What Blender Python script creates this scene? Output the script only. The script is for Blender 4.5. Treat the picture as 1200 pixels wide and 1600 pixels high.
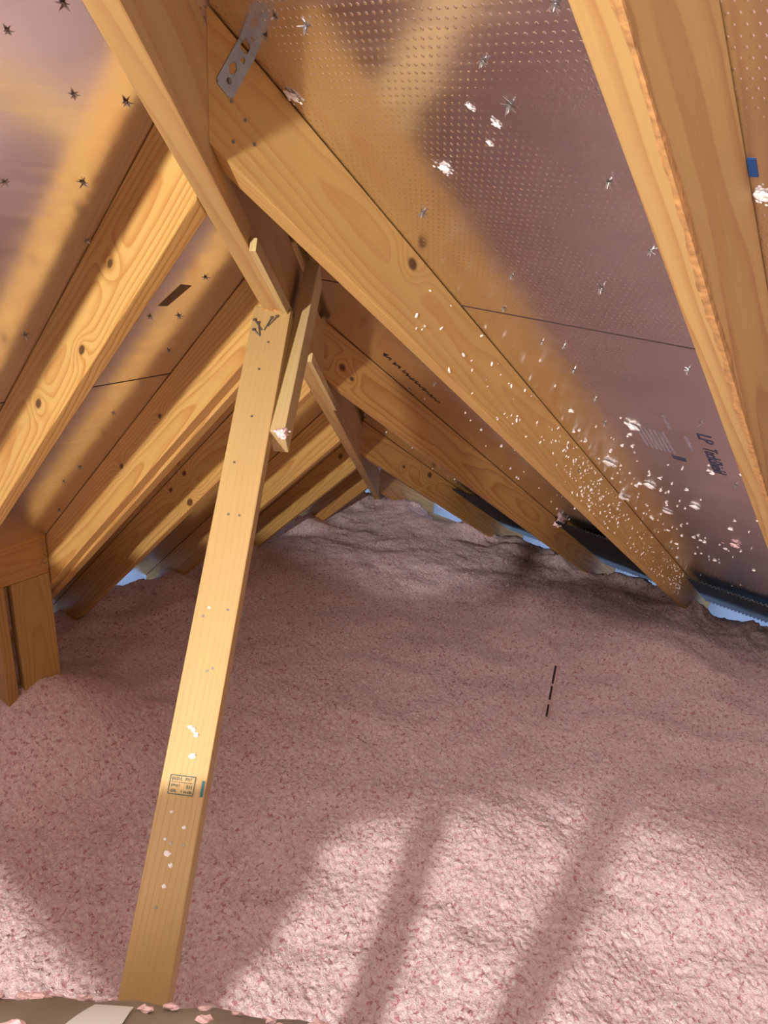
import bpy, bmesh, math, random
from mathutils import Vector, Matrix, noise

for o in list(bpy.data.objects):
    bpy.data.objects.remove(o)
SC = bpy.context.scene
COL = SC.collection
random.seed(7)

# ------------------------------------------------------------------ camera, light, exposure
cam_d = bpy.data.cameras.new('camera')
cam = bpy.data.objects.new('camera', cam_d)
COL.objects.link(cam)
fw = Vector((-0.7297, -0.5547, -0.3999)).normalized()
up = Vector((-0.2730, -0.3000, 0.9140))
rt = Vector((-0.627, 0.776, 0.068))
rt = (rt - fw * rt.dot(fw)).normalized()
up = rt.cross(fw)
CAM = Vector((3.297, 2.608, 1.952))
m = Matrix((rt, up, -fw)).transposed().to_4x4()
m.translation = CAM
cam.matrix_world = m
cam_d.sensor_fit = 'VERTICAL'
cam_d.sensor_height = 36.0
cam_d.lens = 27.59
cam_d.clip_start = 0.02
SC.camera = cam

SC.view_settings.view_transform = 'Standard'
SC.view_settings.look = 'None'
SC.view_settings.gamma = 1.0
SC.view_settings.use_curve_mapping = False
SC.view_settings.exposure = 0.0

w = bpy.data.worlds.new('sky')
SC.world = w
w.use_nodes = True
w.node_tree.nodes['Background'].inputs[0].default_value = (0.42, 0.62, 1.0, 1)
w.node_tree.nodes['Background'].inputs[1].default_value = 4.0


def lamp(name, loc, target, energy, size, color, shape='DISK'):
    d = bpy.data.lights.new(name, 'AREA')
    d.shape = shape
    d.size = size
    d.energy = energy
    d.color = color
    o = bpy.data.objects.new(name, d)
    COL.objects.link(o)
    o.location = loc
    o.rotation_euler = (Vector(target) - Vector(loc)).to_track_quat('-Z', 'Y').to_euler()
    return o


# the work lamp behind the camera that lights the attic
lamp('work_lamp_light', (5.66, 2.68, 2.13), (2.0, 1.5, 1.1), 166.0, 0.13, (1.0, 0.965, 0.92))

# ------------------------------------------------------------------ roof geometry (metres)
PR, PL, Z0 = 0.648, 0.974, 0.45         # pitch of the right and left slope, deck height above eave lines
K = PL / PR                             # the hip runs along X = K*Y
TH = 0.038
HT = 0.038
DR, DL = 0.154, 0.181                   # plumb depth of rafters
CR, CL = math.sqrt(1 + PR * PR), math.sqrt(1 + PL * PL)
HO = HT / 2 * math.sqrt(1 + K * K)      # hip half thickness measured along X


def zr(x):
    return PR * x + Z0


def zl(y):
    return PL * y + Z0


# ------------------------------------------------------------------ material helpers
def new_mat(name):
    mt = bpy.data.materials.new(name)
    mt.use_nodes = True
    nt = mt.node_tree
    b = nt.nodes['Principled BSDF']
    return mt, nt, b


class G:
    def __init__(s, nt):
        s.nt = nt

    def put(s, n, i, v):
        if isinstance(v, bpy.types.NodeSocket):
            s.nt.links.new(v, n.inputs[i])
        elif v is not None:
            n.inputs[i].default_value = v

    def math(s, op, a, b=None, c=None, clamp=False):
        n = s.nt.nodes.new('ShaderNodeMath')
        n.operation = op
        n.use_clamp = clamp
        s.put(n, 0, a)
        s.put(n, 1, b)
        s.put(n, 2, c)
        return n.outputs[0]

    def vec(s, op, a, b=None):
        n = s.nt.nodes.new('ShaderNodeVectorMath')
        n.operation = op
        s.put(n, 0, a)
        s.put(n, 1, b)
        return n.outputs['Value'] if op in ('LENGTH', 'DOT_PRODUCT', 'DISTANCE') else n.outputs[0]

    def noise(s, v, scale, detail=2.0, rough=0.5, col=False):
        n = s.nt.nodes.new('ShaderNodeTexNoise')
        s.put(n, 'Vector', v)
        n.inputs['Scale'].default_value = scale
        n.inputs['Detail'].default_value = detail
        n.inputs['Roughness'].default_value = rough
        return n.outputs['Color' if col else 'Fac']

    def voro(s, v, scale, feature='F1', out='Distance'):
        n = s.nt.nodes.new('ShaderNodeTexVoronoi')
        n.feature = feature
        s.put(n, 'Vector', v)
        n.inputs['Scale'].default_value = scale
        return n.outputs[out]

    def ramp(s, f, stops):
        n = s.nt.nodes.new('ShaderNodeValToRGB')
        e = n.color_ramp.elements
        while len(e) < len(stops):
            e.new(0.5)
        for k, (p, c) in enumerate(stops):
            e[k].position = p
            e[k].color = c if len(c) == 4 else (*c, 1)
        s.put(n, 0, f)
        return n.outputs[0]

    def rng(s, f, a, b, c=0.0, d=1.0):
        n = s.nt.nodes.new('ShaderNodeMapRange')
        n.clamp = True
        s.put(n, 0, f)
        n.inputs[1].default_value = a
        n.inputs[2].default_value = b
        n.inputs[3].default_value = c
        n.inputs[4].default_value = d
        return n.outputs[0]

    def mix(s, f, a, b, mode='MIX'):
        n = s.nt.nodes.new('ShaderNodeMix')
        n.data_type = 'RGBA'
        n.blend_type = mode
        s.put(n, 0, f)
        for i, v in ((6, a), (7, b)):
            if isinstance(v, tuple) and len(v) == 3:
                v = (*v, 1)
            s.put(n, i, v)
        return n.outputs[2]

    def coord(s, kind='Object'):
        return s.nt.nodes.new('ShaderNodeTexCoord').outputs[kind]

    def sep(s, v):
        n = s.nt.nodes.new('ShaderNodeSeparateXYZ')
        s.put(n, 0, v)
        return n.outputs

    def comb(s, x, y, z):
        n = s.nt.nodes.new('ShaderNodeCombineXYZ')
        s.put(n, 0, x)
        s.put(n, 1, y)
        s.put(n, 2, z)
        return n.outputs[0]

    def bump(s, h, dist, strength=1.0, normal=None):
        n = s.nt.nodes.new('ShaderNodeBump')
        s.put(n, 'Height', h)
        n.inputs['Distance'].default_value = dist
        n.inputs['Strength'].default_value = strength
        if normal is not None:
            s.put(n, 'Normal', normal)
        return n.outputs[0]


def wood(name, seed=0.0, knots=(), light=(0.66, 0.40, 0.155), dark=(0.43, 0.20, 0.058), pitch=0.0085, contrast=0.75,
         z0=0.0, rough=0.5, slope=0.022):
    """Softwood: growth rings cut along the board (local x), bent around each knot (kx, kz, radius)."""
    light = (light[0] * 0.86, light[1] * 0.895, light[2] * 0.77)
    mt, nt, b = new_mat(name)
    g = G(nt)
    c = g.coord()
    off = g.vec('ADD', c, (seed * 1.37, seed * 0.21, seed * 0.13))
    x, y, z = g.sep(c)
    n1 = g.noise(g.vec('MULTIPLY', off, (1.1, 5.0, 7.0)), 1.0, 2.0)
    n2 = g.noise(g.vec('MULTIPLY', off, (4.0, 14.0, 24.0)), 1.0, 2.0)
    yy = g.math('ADD', y, 0.075)
    zz = g.math('ADD', z, z0)
    rr = g.math('SQRT', g.math('ADD', g.math('MULTIPLY', yy, yy), g.math('MULTIPLY', zz, zz)))
    rr = g.math('ADD', rr, g.math('MULTIPLY', x, slope))
    rr = g.math('ADD', rr, g.math('MULTIPLY', n1, 0.05))
    rr = g.math('ADD', rr, g.math('MULTIPLY', n2, 0.006))
    kd = None
    for kx, kz, kr in knots:
        v = g.comb(g.math('MULTIPLY', g.math('SUBTRACT', x, kx), 0.62), g.math('SUBTRACT', z, kz), 0.0)
        d = g.math('DIVIDE', g.vec('LENGTH', v), kr)
        e = g.math('POWER', 2.718, g.math('MULTIPLY', g.math('MULTIPLY', d, d), -0.13))
        rr = g.math('ADD', rr, g.math('MULTIPLY', e, kr * 2.6))
        kk = g.rng(g.math('ADD', d, g.math('MULTIPLY', n2, 0.7)), 1.45, 1.0)
        kd = kk if kd is None else g.math('MAXIMUM', kd, kk)
    fr = g.math('FRACT', g.math('DIVIDE', rr, pitch))
    late = g.math('MULTIPLY', g.rng(fr, 0.25, 0.86), g.rng(fr, 1.0, 0.9))
    late = g.math('POWER', late, 1.6)
    var = g.noise(g.vec('MULTIPLY', off, (1.5, 10.0, 10.0)), 1.0, 1.0)
    fib = g.noise(g.vec('MULTIPLY', off, (9.0, 260.0, 260.0)), 1.0, 2.0)
    stk = g.noise(g.vec('MULTIPLY', off, (2.5, 55.0, 70.0)), 1.0, 3.0)
    blot = g.noise(g.vec('MULTIPLY', off, (14.0, 30.0, 30.0)), 1.0, 3.0)
    fac = g.math('MULTIPLY', late, contrast)
    fac = g.math('ADD', fac, g.math('MULTIPLY', g.math('SUBTRACT', fib, 0.5), 0.35))
    fac = g.math('ADD', fac, g.math('MULTIPLY', g.math('SUBTRACT', stk, 0.42), 0.75))
    fac = g.math('ADD', fac, g.math('MULTIPLY', g.math('SUBTRACT', blot, 0.5), 0.35), clamp=True)
    colr = g.mix(fac, light, dark)
    colr = g.mix(g.rng(var, 0.35, 0.75, 0.0, 0.45), colr, tuple(l * 0.72 for l in light))
    if kd is not None:
        colr = g.mix(g.math('MULTIPLY', kd, 0.92), colr, (0.085, 0.032, 0.012))
    nt.links.new(colr, b.inputs['Base Color'])
    b.inputs['Roughness'].default_value = rough
    b.inputs['Specular IOR Level'].default_value = 0.32
    h = g.math('ADD', g.math('MULTIPLY', late, 0.5), g.math('MULTIPLY', fib, 0.6))
    nt.links.new(g.bump(h, 0.0012, 0.35), b.inputs['Normal'])
    return mt


def plain(name, col, rough=0.6, metal=0.0, var=0.0, scale=40.0, bump=0.0):
    mt, nt, b = new_mat(name)
    g = G(nt)
    if var > 0 or bump > 0:
        n = g.noise(g.coord(), scale, 3.0)
        if var > 0:
            nt.links.new(g.mix(g.rng(n, 0.3, 0.7), tuple(c * (1 - var) for c in col), tuple(min(1, c * (1 + var)) for c in col)), b.inputs['Base Color'])
        else:
            b.inputs['Base Color'].default_value = (*col, 1)
        if bump > 0:
            nt.links.new(g.bump(n, bump, 0.6), b.inputs['Normal'])
    else:
        b.inputs['Base Color'].default_value = (*col, 1)
    b.inputs['Roughness'].default_value = rough
    b.inputs['Metallic'].default_value = metal
    return mt


def foil_material(name, dot_lo, dot_hi, mask_x=None):
    """Perforated radiant-barrier foil; local x runs down the slope, local y along the eave."""
    mt, nt, b = new_mat(name)
    g = G(nt)
    c = g.coord()
    x, y, z = g.sep(c)
    # perforation rows
    v = g.math('DIVIDE', x, 0.0125)
    row = g.math('FLOOR', v)
    u = g.math('ADD', g.math('DIVIDE', y, 0.0105), g.math('MULTIPLY', row, 0.37))
    du = g.math('SUBTRACT', g.math('FRACT', u), 0.5)
    dv = g.math('SUBTRACT', g.math('FRACT', v), 0.5)
    d = g.vec('LENGTH', g.comb(du, dv, 0.0))
    dot = g.rng(d, 0.20, 0.08)
    patch = g.rng(g.noise(g.vec('MULTIPLY', c, (3.0, 2.0, 1.0)), 1.0, 1.0), 0.30, 0.46)
    dot = g.math('MULTIPLY', dot, patch)
    if dot_hi is not None:
        dot = g.math('MULTIPLY', dot, g.rng(x, dot_lo, dot_hi))
    streak = g.noise(g.vec('MULTIPLY', c, (60.0, 2.2, 1.0)), 1.0, 3.0)
    wrinkle = g.noise(g.vec('MULTIPLY', c, (7.0, 3.0, 1.0)), 1.0, 2.0)
    nb = g.bump(wrinkle, 0.0025, 0.5)
    nb = g.bump(streak, 0.0003, 0.5, nb)
    if dot_hi is not None:
        nb = g.bump(dot, 0.0009, 0.4, nb)
    nt.links.new(nb, b.inputs['Normal'])
    dirt = g.noise(c, 5.0, 3.0)
    nt.links.new(g.mix(g.rng(dirt, 0.35, 0.75), (0.90, 0.87, 0.87), (0.78, 0.74, 0.75)), b.inputs['Base Color'])
    b.inputs['Metallic'].default_value = 1.0
    nt.links.new(g.rng(streak, 0.3, 0.7, 0.16, 0.24), b.inputs['Roughness'])
    return mt


def insulation_material():
    mt, nt, b = new_mat('pink_fibreglass')
    g = G(nt)
    c = g.coord()
    warp = g.vec('ADD', c, g.vec('MULTIPLY', g.noise(c, 60.0, 2.0, 0.5, True), (0.02, 0.02, 0.02)))
    big = g.noise(c, 3.0, 2.0)
    mid = g.noise(warp, 80.0, 3.0, 0.6)
    fine = g.noise(warp, 170.0, 3.0, 0.7)
    col = g.mix(g.rng(mid, 0.36, 0.64), (0.76, 0.50, 0.53), (0.93, 0.79, 0.80))
    col = g.mix(g.math('MULTIPLY', g.rng(fine, 0.50, 0.68), 0.7), col, (0.97, 0.93, 0.93))
    sp = g.noise(warp, 72.0, 2.0, 0.55)
    col = g.mix(g.math('MULTIPLY', g.rng(sp, 0.57, 0.67), 0.75), col, (0.50, 0.13, 0.18))
    col = g.mix(g.rng(big, 0.4, 0.7, 0.0, 0.2), col, (0.82, 0.60, 0.62))
    nt.links.new(col, b.inputs['Base Color'])
    b.inputs['Roughness'].default_value = 0.95
    b.inputs['Specular IOR Level'].default_value = 0.05
    h = g.math('ADD', g.math('MULTIPLY', mid, 0.8), g.math('MULTIPLY', fine, 0.5))
    nt.links.new(g.bump(h, 0.010, 0.7), b.inputs['Normal'])
    return mt


M = {}
M['foil_r'] = foil_material('foil_right', 0.45, 0.0)
M['foil_l'] = foil_material('foil_left', 0.0, None)
M['pink'] = insulation_material()
M['nail'] = plain('nail_steel', (0.23, 0.21, 0.19), 0.45, 0.8)
M['tear'] = plain('torn_foil', (0.45, 0.43, 0.42), 0.35, 0.9)
M['white_fluff'] = plain('white_fluff', (0.90, 0.84, 0.82), 0.95, 0, 0.06, 60, 0.004)
M['pink_fluff'] = plain('pink_fluff', (0.86, 0.60, 0.60), 0.95, 0, 0.1, 60, 0.004)
M['galv'] = plain('galvanised_steel', (0.36, 0.42, 0.46), 0.42, 0.75, 0.12, 60)
M['black'] = plain('black_plastic', (0.012, 0.012, 0.013), 0.45)
M['navy'] = plain('navy_ink', (0.035, 0.035, 0.085), 0.5)
M['faint'] = plain('faint_ink', (0.24, 0.19, 0.22), 0.5)
M['ink'] = plain('stamp_ink', (0.030, 0.062, 0.045), 0.6)
M['teal'] = plain('teal_paint', (0.010, 0.115, 0.13), 0.6)
M['blue'] = plain('blue_tape', (0.012, 0.065, 0.22), 0.5)
M['seam'] = plain('dark_gap', (0.055, 0.028, 0.022), 0.9)
M['pencil'] = plain('pencil_marks', (0.07, 0.05, 0.05), 0.8)
M['brownpatch'] = plain('bare_panel', (0.115, 0.06, 0.028), 0.6, 0, 0.35, 45)
M['soffit'] = plain('soffit_white', (0.55, 0.60, 0.68), 0.6)
M['osb'] = plain('strand_board', (0.48, 0.32, 0.17), 0.8, 0, 0.3, 25)
M['duct'] = plain('grey_duct_jacket', (0.30, 0.26, 0.20), 0.5, 0, 0.12, 9, 0.006)
M['marker'] = plain('marker_card', (0.62, 0.46, 0.44), 0.7)
M['bark'] = plain('wane_bark', (0.52, 0.28, 0.10), 0.8, 0, 0.35, 60, 0.004)
M['pale'] = wood('pale_strip_wood', 3.3, (), (0.72, 0.52, 0.27), (0.52, 0.33, 0.14))


# ------------------------------------------------------------------ object helpers
def link(name, me, mat=None, parent=None):
    o = bpy.data.objects.new(name, me)
    COL.objects.link(o)
    if mat is not None:
        me.materials.append(mat)
    if parent is not None:
        o.parent = parent
    return o


def tag(o, label=None, cat=None, group=None, kind=None):
    if label:
        o['label'] = label
    if cat:
        o['category'] = cat
    if group:
        o['group'] = group
    if kind:
        o['kind'] = kind
    return o


def frame(origin, xd, zd):
    x = Vector(xd).normalized()
    y = Vector(zd).cross(x).normalized()
    z = x.cross(y)
    mm = Matrix((x, y, z)).transposed().to_4x4()
    mm.translation = Vector(origin)
    return mm


HEX = ((0, 3, 2, 1), (4, 5, 6, 7), (0, 1, 5, 4), (1, 2, 6, 5), (2, 3, 7, 6), (3, 0, 4, 7))


def hexa(name, pts, mw, mat, parent=None, bevel=0.0025, pmat=None):
    """Eight world corners (bottom ring, top ring) put into the board's own frame mw."""
    inv = mw.inverted()
    bm = bmesh.new()
    vs = [bm.verts.new(inv @ Vector(p)) for p in pts]
    for f in HEX:
        bm.faces.new([vs[i] for i in f])
    bmesh.ops.recalc_face_normals(bm, faces=bm.faces[:])
    if bevel:
        bmesh.ops.bevel(bm, geom=bm.edges[:], offset=bevel, segments=2, affect='EDGES', profile=0.6)
    me = bpy.data.meshes.new(name)
    bm.to_mesh(me)
    bm.free()
    o = link(name, me, mat, parent)
    o.matrix_world = mw if parent is None else mw
    if parent is not None:
        o.matrix_parent_inverse = Matrix()
        o.matrix_local = parent.matrix_world.inverted() @ mw
    return o


def board(name, p0, p1, wide, thick, wdir, mat, parent=None, bevel=0.0025):
    """A straight board from p0 to p1; wdir points across its wide face."""
    p0, p1 = Vector(p0), Vector(p1)
    xd = (p1 - p0).normalized()
    wd = Vector(wdir)
    wd = (wd - xd * wd.dot(xd)).normalized()
    mw = frame((p0 + p1) / 2, xd, wd)
    yd = wd.cross(xd).normalized()
    a, b2 = wd * (wide / 2), yd * (thick / 2)
    pts = [p0 - a - b2, p1 - a - b2, p1 - a + b2, p0 - a + b2, p0 + a - b2, p1 + a - b2, p1 + a + b2, p0 + a + b2]
    return hexa(name, pts, mw, mat, parent, bevel)


def child_mesh(name, bm, mat, parent, mw=None):
    """mesh whose vertices are in world space -> child of parent"""
    me = bpy.data.meshes.new(name)
    inv = parent.matrix_world.inverted()
    bm.transform(inv)
    bmesh.ops.recalc_face_normals(bm, faces=bm.faces[:])
    bm.to_mesh(me)
    bm.free()
    return link(name, me, mat, parent)


def bm_box(bm, mw, sx, sy, sz):
    r = bmesh.ops.create_cube(bm, size=1.0)
    bmesh.ops.transform(bm, matrix=mw @ Matrix.Diagonal((sx, sy, sz, 1)), verts=r['verts'])
    return r['verts']


def bm_cyl(bm, p0, p1, r0, r1=None, seg=10):
    p0, p1 = Vector(p0), Vector(p1)
    q = (p1 - p0).to_track_quat('Z', 'Y').to_matrix().to_4x4()
    q.translation = (p0 + p1) / 2
    bmesh.ops.create_cone(bm, cap_ends=True, segments=seg, radius1=r0, radius2=r0 if r1 is None else r1,
                          depth=(p1 - p0).length, matrix=q)


def lump(bm, mw, r, seed, sub=2, rough=0.5):
    res = bmesh.ops.create_icosphere(bm, subdivisions=sub, radius=1.0)
    for v in res['verts']:
        n = noise.noise(v.co * 1.6 + Vector((seed * 3.1, seed * 1.7, seed)))
        n2 = noise.noise(v.co * 4.5 + Vector((seed, seed * 2.3, seed * 5.0)))
        v.co *= r * (1.0 + rough * n + 0.45 * rough * n2)
    bmesh.ops.transform(bm, matrix=mw, verts=res['verts'])


NR = Vector((PR, 0, -1)).normalized()      # into the room, right slope
NL = Vector((0, PL, -1)).normalized()


def deckR(x, y, off=0.0):
    return Vector((x, y, zr(x))) + NR * off


def deckL(x, y, off=0.0):
    return Vector((x, y, zl(y))) + NL * off


# ------------------------------------------------------------------ roof deck (setting)
def deck(name, outline, normal, xdir, mat, origin, t=0.012):
    bm = bmesh.new()
    lo = [bm.verts.new(p) for p in outline]
    hi = [bm.verts.new(Vector(p) - normal * t) for p in outline]
    bm.faces.new(lo)
    bm.faces.new(hi[::-1])
    for i in range(len(lo)):
        j = (i + 1) % len(lo)
        bm.faces.new((lo[j], lo[i], hi[i], hi[j]))
    mw = frame(origin, xdir, -normal)
    bm.transform(mw.inverted())
    bmesh.ops.recalc_face_normals(bm, faces=bm.faces[:])
    me = bpy.data.meshes.new(name)
    bm.to_mesh(me)
    bm.free()
    o = link(name, me, mat)
    o.matrix_world = mw
    o['kind'] = 'structure'
    return o


XE, YE = -0.95, -0.95 / K
XM, YM = 6.9, 4.7
deck_r = deck('ceiling_right', [deckR(XE, YE), deckR(XM, XM / K), deckR(XM, YM), deckR(XE, YM)], NR, (-1, 0, -PR), M['foil_r'], deckR(2.0, 2.0))
deck_l = deck('ceiling_left', [deckL(XE, YE), deckL(XM, YE), deckL(XM, XM / K)], NL, (0, -1, -PL), M['foil_l'], deckL(2.0, 0.8))
bpy.context.view_layer.update()


def poly(name, outline, mat, t, nrm):
    bm = bmesh.new()
    lo = [bm.verts.new(p) for p in outline]
    hi = [bm.verts.new(Vector(p) + Vector(nrm) * t) for p in outline]
    bm.faces.new(lo)
    bm.faces.new(hi[::-1])
    for i in range(len(lo)):
        j = (i + 1) % len(lo)
        bm.faces.new((lo[j], lo[i], hi[i], hi[j]))
    bmesh.ops.recalc_face_normals(bm, faces=bm.faces[:])
    me = bpy.data.meshes.new(name)
    bm.to_mesh(me)
    bm.free()
    o = link(name, me, mat)
    o['kind'] = 'structure'
    return o


poly('wall_back', [(XM, YE, -0.45), (XM, YM, -0.45), (XM, YM, zr(XM)), (XM, XM / K, zr(XM)), (XM, YE, zl(YE))], M['osb'], 0.02, (1, 0, 0))
poly('wall_right', [(XE, YM, -0.45), (XM, YM, -0.45), (XM, YM, zr(XM)), (XE, YM, zr(XE))], M['osb'], 0.02, (0, 1, 0))
# eave closures: fascia boards, soffit with a vent slot, wall plate
FZ = -0.34
poly('wall_eave_right', [(XE, YE, FZ), (XE, YM, FZ), (XE, YM, zr(XE)), (XE, YE, zr(XE))], M['soffit'], 0.02, (-1, 0, 0))
poly('wall_eave_left', [(XE, YE, FZ), (XM, YE, FZ), (XM, YE, zl(YE)), (XE, YE, zl(YE))], M['soffit'], 0.02, (0, -1, 0))
poly('trim_1', [(XE, YE, FZ), (XE + 0.10, YE + 0.06, FZ), (XE + 0.10, YM, FZ), (XE, YM, FZ)], M['soffit'], 0.012, (0, 0, -1))
poly('trim_2', [(XE + 0.24, YE + 0.16, FZ), (-0.36, -0.22, FZ), (-0.36, YM, FZ), (XE + 0.24, YM, FZ)], M['soffit'], 0.012, (0, 0, -1))
poly('trim_3', [(XE, YE, FZ), (XE + 0.10, YE + 0.06, FZ), (XM, YE + 0.06, FZ), (XM, YE, FZ)], M['soffit'], 0.012, (0, 0, -1))
poly('trim_4', [(XE + 0.24, YE + 0.16, FZ), (-0.36, -0.22, FZ), (XM, -0.22, FZ), (XM, YE + 0.16, FZ)], M['soffit'], 0.012, (0, 0, -1))
poly('floor', [(-0.5, -0.32, -0.30), (XM, -0.32, -0.30), (XM, YM, -0.30), (-0.5, YM, -0.30)], M['osb'], 0.02, (0, 0, -1))

# ------------------------------------------------------------------ blown insulation
BUMPS = [(2.20, 0.34, 0.24, 0.27), (0.05, 1.68, 0.10, 0.28), (0.10, 1.15, 0.06, 0.25), (-0.15, -0.12, -0.03, 0.3),
         (0.9, 0.0, 0.03, 0.35), (1.2, 2.3, 0.06, 0.40), (1.6, 1.75, 0.05, 0.25), (0.35, 0.35, 0.04, 0.35), (2.0, 2.2, 0.05, 0.3)]


def ins_h(x, y):
    h = 0.0
    for bx, by, bh, br in BUMPS:
        h += bh * math.exp(-((x - bx) ** 2 + (y - by) ** 2) / (br * br))
    p = Vector((x, y, 0.0))
    h += 0.022 * noise.noise(p * 2.1 + Vector((3, 1, 0)))
    h += 0.016 * noise.noise(p * 6.5) + 0.006 * noise.noise(p * 12.5)
    # banked up against the eave baffles
    ex = min(x + 0.56, (y + 0.40) * 1.25)
    if ex < 0.35:
        t = 1 - max(0.0, ex) / 0.35
        h += t * (-0.005 + 0.09 * noise.noise(p * 4.5 + Vector((0, 5, 0))) + 0.016 * noise.noise(p * 17.0))
        h = min(h, zr(x) - 0.045, zl(y) - 0.045)
    return h


def fluff(x, y):
    p = Vector((x, y, 0.0))
    q = p + 0.012 * Vector((noise.noise(p * 30), noise.noise(p * 30 + Vector((5, 5, 0))), 0))
    a = abs(noise.noise(q * 19.0 + Vector((1, 7, 0))))
    b = abs(noise.noise(q * 43.0))
    return 0.005 * a + 0.006 * b + 0.006 * noise.noise(q * 88.0) + 0.0045 * noise.noise(q * 150.0) - 0.004


def insulation():
    xs, ys = [], []
    x = -0.56
    while x < 4.2:
        xs.append(x)
        x += 0.013 if x < 0.9 else (0.0062 if x < 2.8 else 0.04)
    y = -0.40
    while y < 3.5:
        ys.append(y)
        y += 0.013 if y < 0.8 else (0.0062 if y < 2.65 else 0.04)
    xs += [5.2, 6.0, 6.88]
    ys += [4.1, 4.68]
    nx, ny = len(xs), len(ys)
    V, F = [], []
    for i, x in enumerate(xs):
        for j, y in enumerate(ys):
            jx = jy = 0.0
            if i == 0:
                jx = 0.05 * noise.noise(Vector((y * 5, 1, 0))) + 0.02 * noise.noise(Vector((y * 22, 2, 0)))
            if j == 0:
                jy = 0.05 * noise.noise(Vector((x * 5, 7, 0))) + 0.02 * noise.noise(Vector((x * 22, 3, 0)))
            V.append((x + jx, y + jy, ins_h(x, y) + (fluff(x, y) if x < 3.2 and y < 3.0 else 0.0)))
    for i in range(nx - 1):
        for j in range(ny - 1):
            F.append((i * ny + j, (i + 1) * ny + j, (i + 1) * ny + j + 1, i * ny + j + 1))
    rim = [i * ny for i in range(nx)] + [(nx - 1) * ny + j for j in range(1, ny)] + \
          [i * ny + ny - 1 for i in range(nx - 2, -1, -1)] + [j for j in range(ny - 2, 0, -1)]
    low0 = len(V)
    V.extend((V[k][0], V[k][1], -0.30) for k in rim)
    for i in range(len(rim)):
        j = (i + 1) % len(rim)
        F.append((rim[j], rim[i], low0 + i, low0 + j))
    # loose tufts lying on the blanket, smaller further away
    protos = []
    for k in range(14):
        tb = bmesh.new()
        lump(tb, Matrix(), 1.0, k + 2.5, 2, 0.9)
        tb.verts.index_update()
        protos.append(([v.co.copy() for v in tb.verts], [tuple(v.index for v in f.verts) for f in tb.faces]))
        tb.free()
    rnd = random.Random(5)
    for k in range(2600):
        x = rnd.uniform(-0.3, 2.9)
        y = rnd.uniform(-0.2, 2.5)
        near = (x + y) / 5.0
        if rnd.random() > 0.25 + 0.9 * near:
            continue
        r = rnd.uniform(0.002, 0.005)
        pv, pf = protos[k % 14]
        q = Matrix.Rotation(rnd.uniform(0, 6.28), 3, 'Z') @ Matrix.Diagonal((rnd.uniform(.8, 1.6), 1.0, 0.7))
        base = Vector((x, y, ins_h(x, y) + r * rnd.uniform(-0.4, 0.15)))
        n0 = len(V)
        V.extend(tuple(base + (q @ c) * r) for c in pv)
        F.extend(tuple(a + n0 for a in f) for f in pf)
    me = bpy.data.meshes.new('blown_insulation')
    me.from_pydata(V, [], F)
    me.polygons.foreach_set('use_smooth', [True] * len(me.polygons))
    me.update()
    o = link('blown_insulation', me, M['pink'])
    tag(o, 'pink blown fibreglass insulation covering the whole attic floor', 'insulation', kind='stuff')
    return o


insulation()


# ------------------------------------------------------------------ rafters
def rafter_right(a, mat, label, foot=-0.92, name='rafter', dz=0.0, group='rafters of the right roof slope'):
    y1, y0 = a, a - TH
    e1, e0 = K * y1 - HO, K * y0 - HO
    g = 0.0015
    pts = [(foot, y0, zr(foot) - DR), (e0, y0, zr(e0) - DR - dz), (e1, y1, zr(e1) - DR - dz), (foot, y1, zr(foot) - DR),
           (foot, y0, zr(foot) - g), (e0, y0, zr(e0) - g), (e1, y1, zr(e1) - g), (foot, y1, zr(foot) - g)]
    xm = K * a / 2
    mw = frame((xm, a - TH / 2, zr(xm) - DR / 2), (1, 0, PR), (-PR, 0, 1))
    o = hexa(name, pts, mw, mat)
    return tag(o, label, 'rafter', group)


def rafter_left(b, mat, label, foot=-0.55, name='rafter', dz=0.0, th=TH, group='rafters of the left roof slope'):
    x1, x0 = b, b - th
    e1, e0 = (x1 - HO) / K, (x0 - HO) / K
    e1, e0 = x1 / K - HO / K, x0 / K - HO / K
    g = 0.0015
    pts = [(x0, foot, zl(foot) - DL - dz), (x1, foot, zl(foot) - DL - dz), (x1, e1, zl(e1) - DL - dz), (x0, e0, zl(e0) - DL - dz),
           (x0, foot, zl(foot) - g), (x1, foot, zl(foot) - g), (x1, e1, zl(e1) - g), (x0, e0, zl(e0) - g)]
    ym = b / K / 2
    mw = frame((b - th / 2, ym, zl(ym) - DL / 2), (0, 1, PL), (0, -PL, 1))
    o = hexa(name, pts, mw, mat)
    return tag(o, label, 'rafter', group)


def kR(a, X, z, r):          # world knot on a right rafter -> board frame
    xm = K * a / 2
    mw = frame((xm, a - TH / 2, zr(xm) - DR / 2), (1, 0, PR), (-PR, 0, 1))
    q = mw.inverted() @ Vector((X, a, z + Z0))
    return (q.x, q.z, r)


def kL(b, Y, z, r):
    ym = b / K / 2
    mw = frame((b - TH / 2, ym, zl(ym) - DL / 2), (0, 1, PL), (0, -PL, 1))
    q = mw.inverted() @ Vector((b, Y, z + Z0))
    return (q.x, q.z, r)


RA = [2.34, 1.739, 1.175, 0.542, -0.166]
LB = [2.546, 2.132, 1.734, 1.164, 0.634, 0.07]
YEL = (0.70, 0.415, 0.150)
YELD = (0.47, 0.215, 0.055)
ORG = (0.60, 0.325, 0.115)
ORGD = (0.38, 0.155, 0.045)

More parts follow.
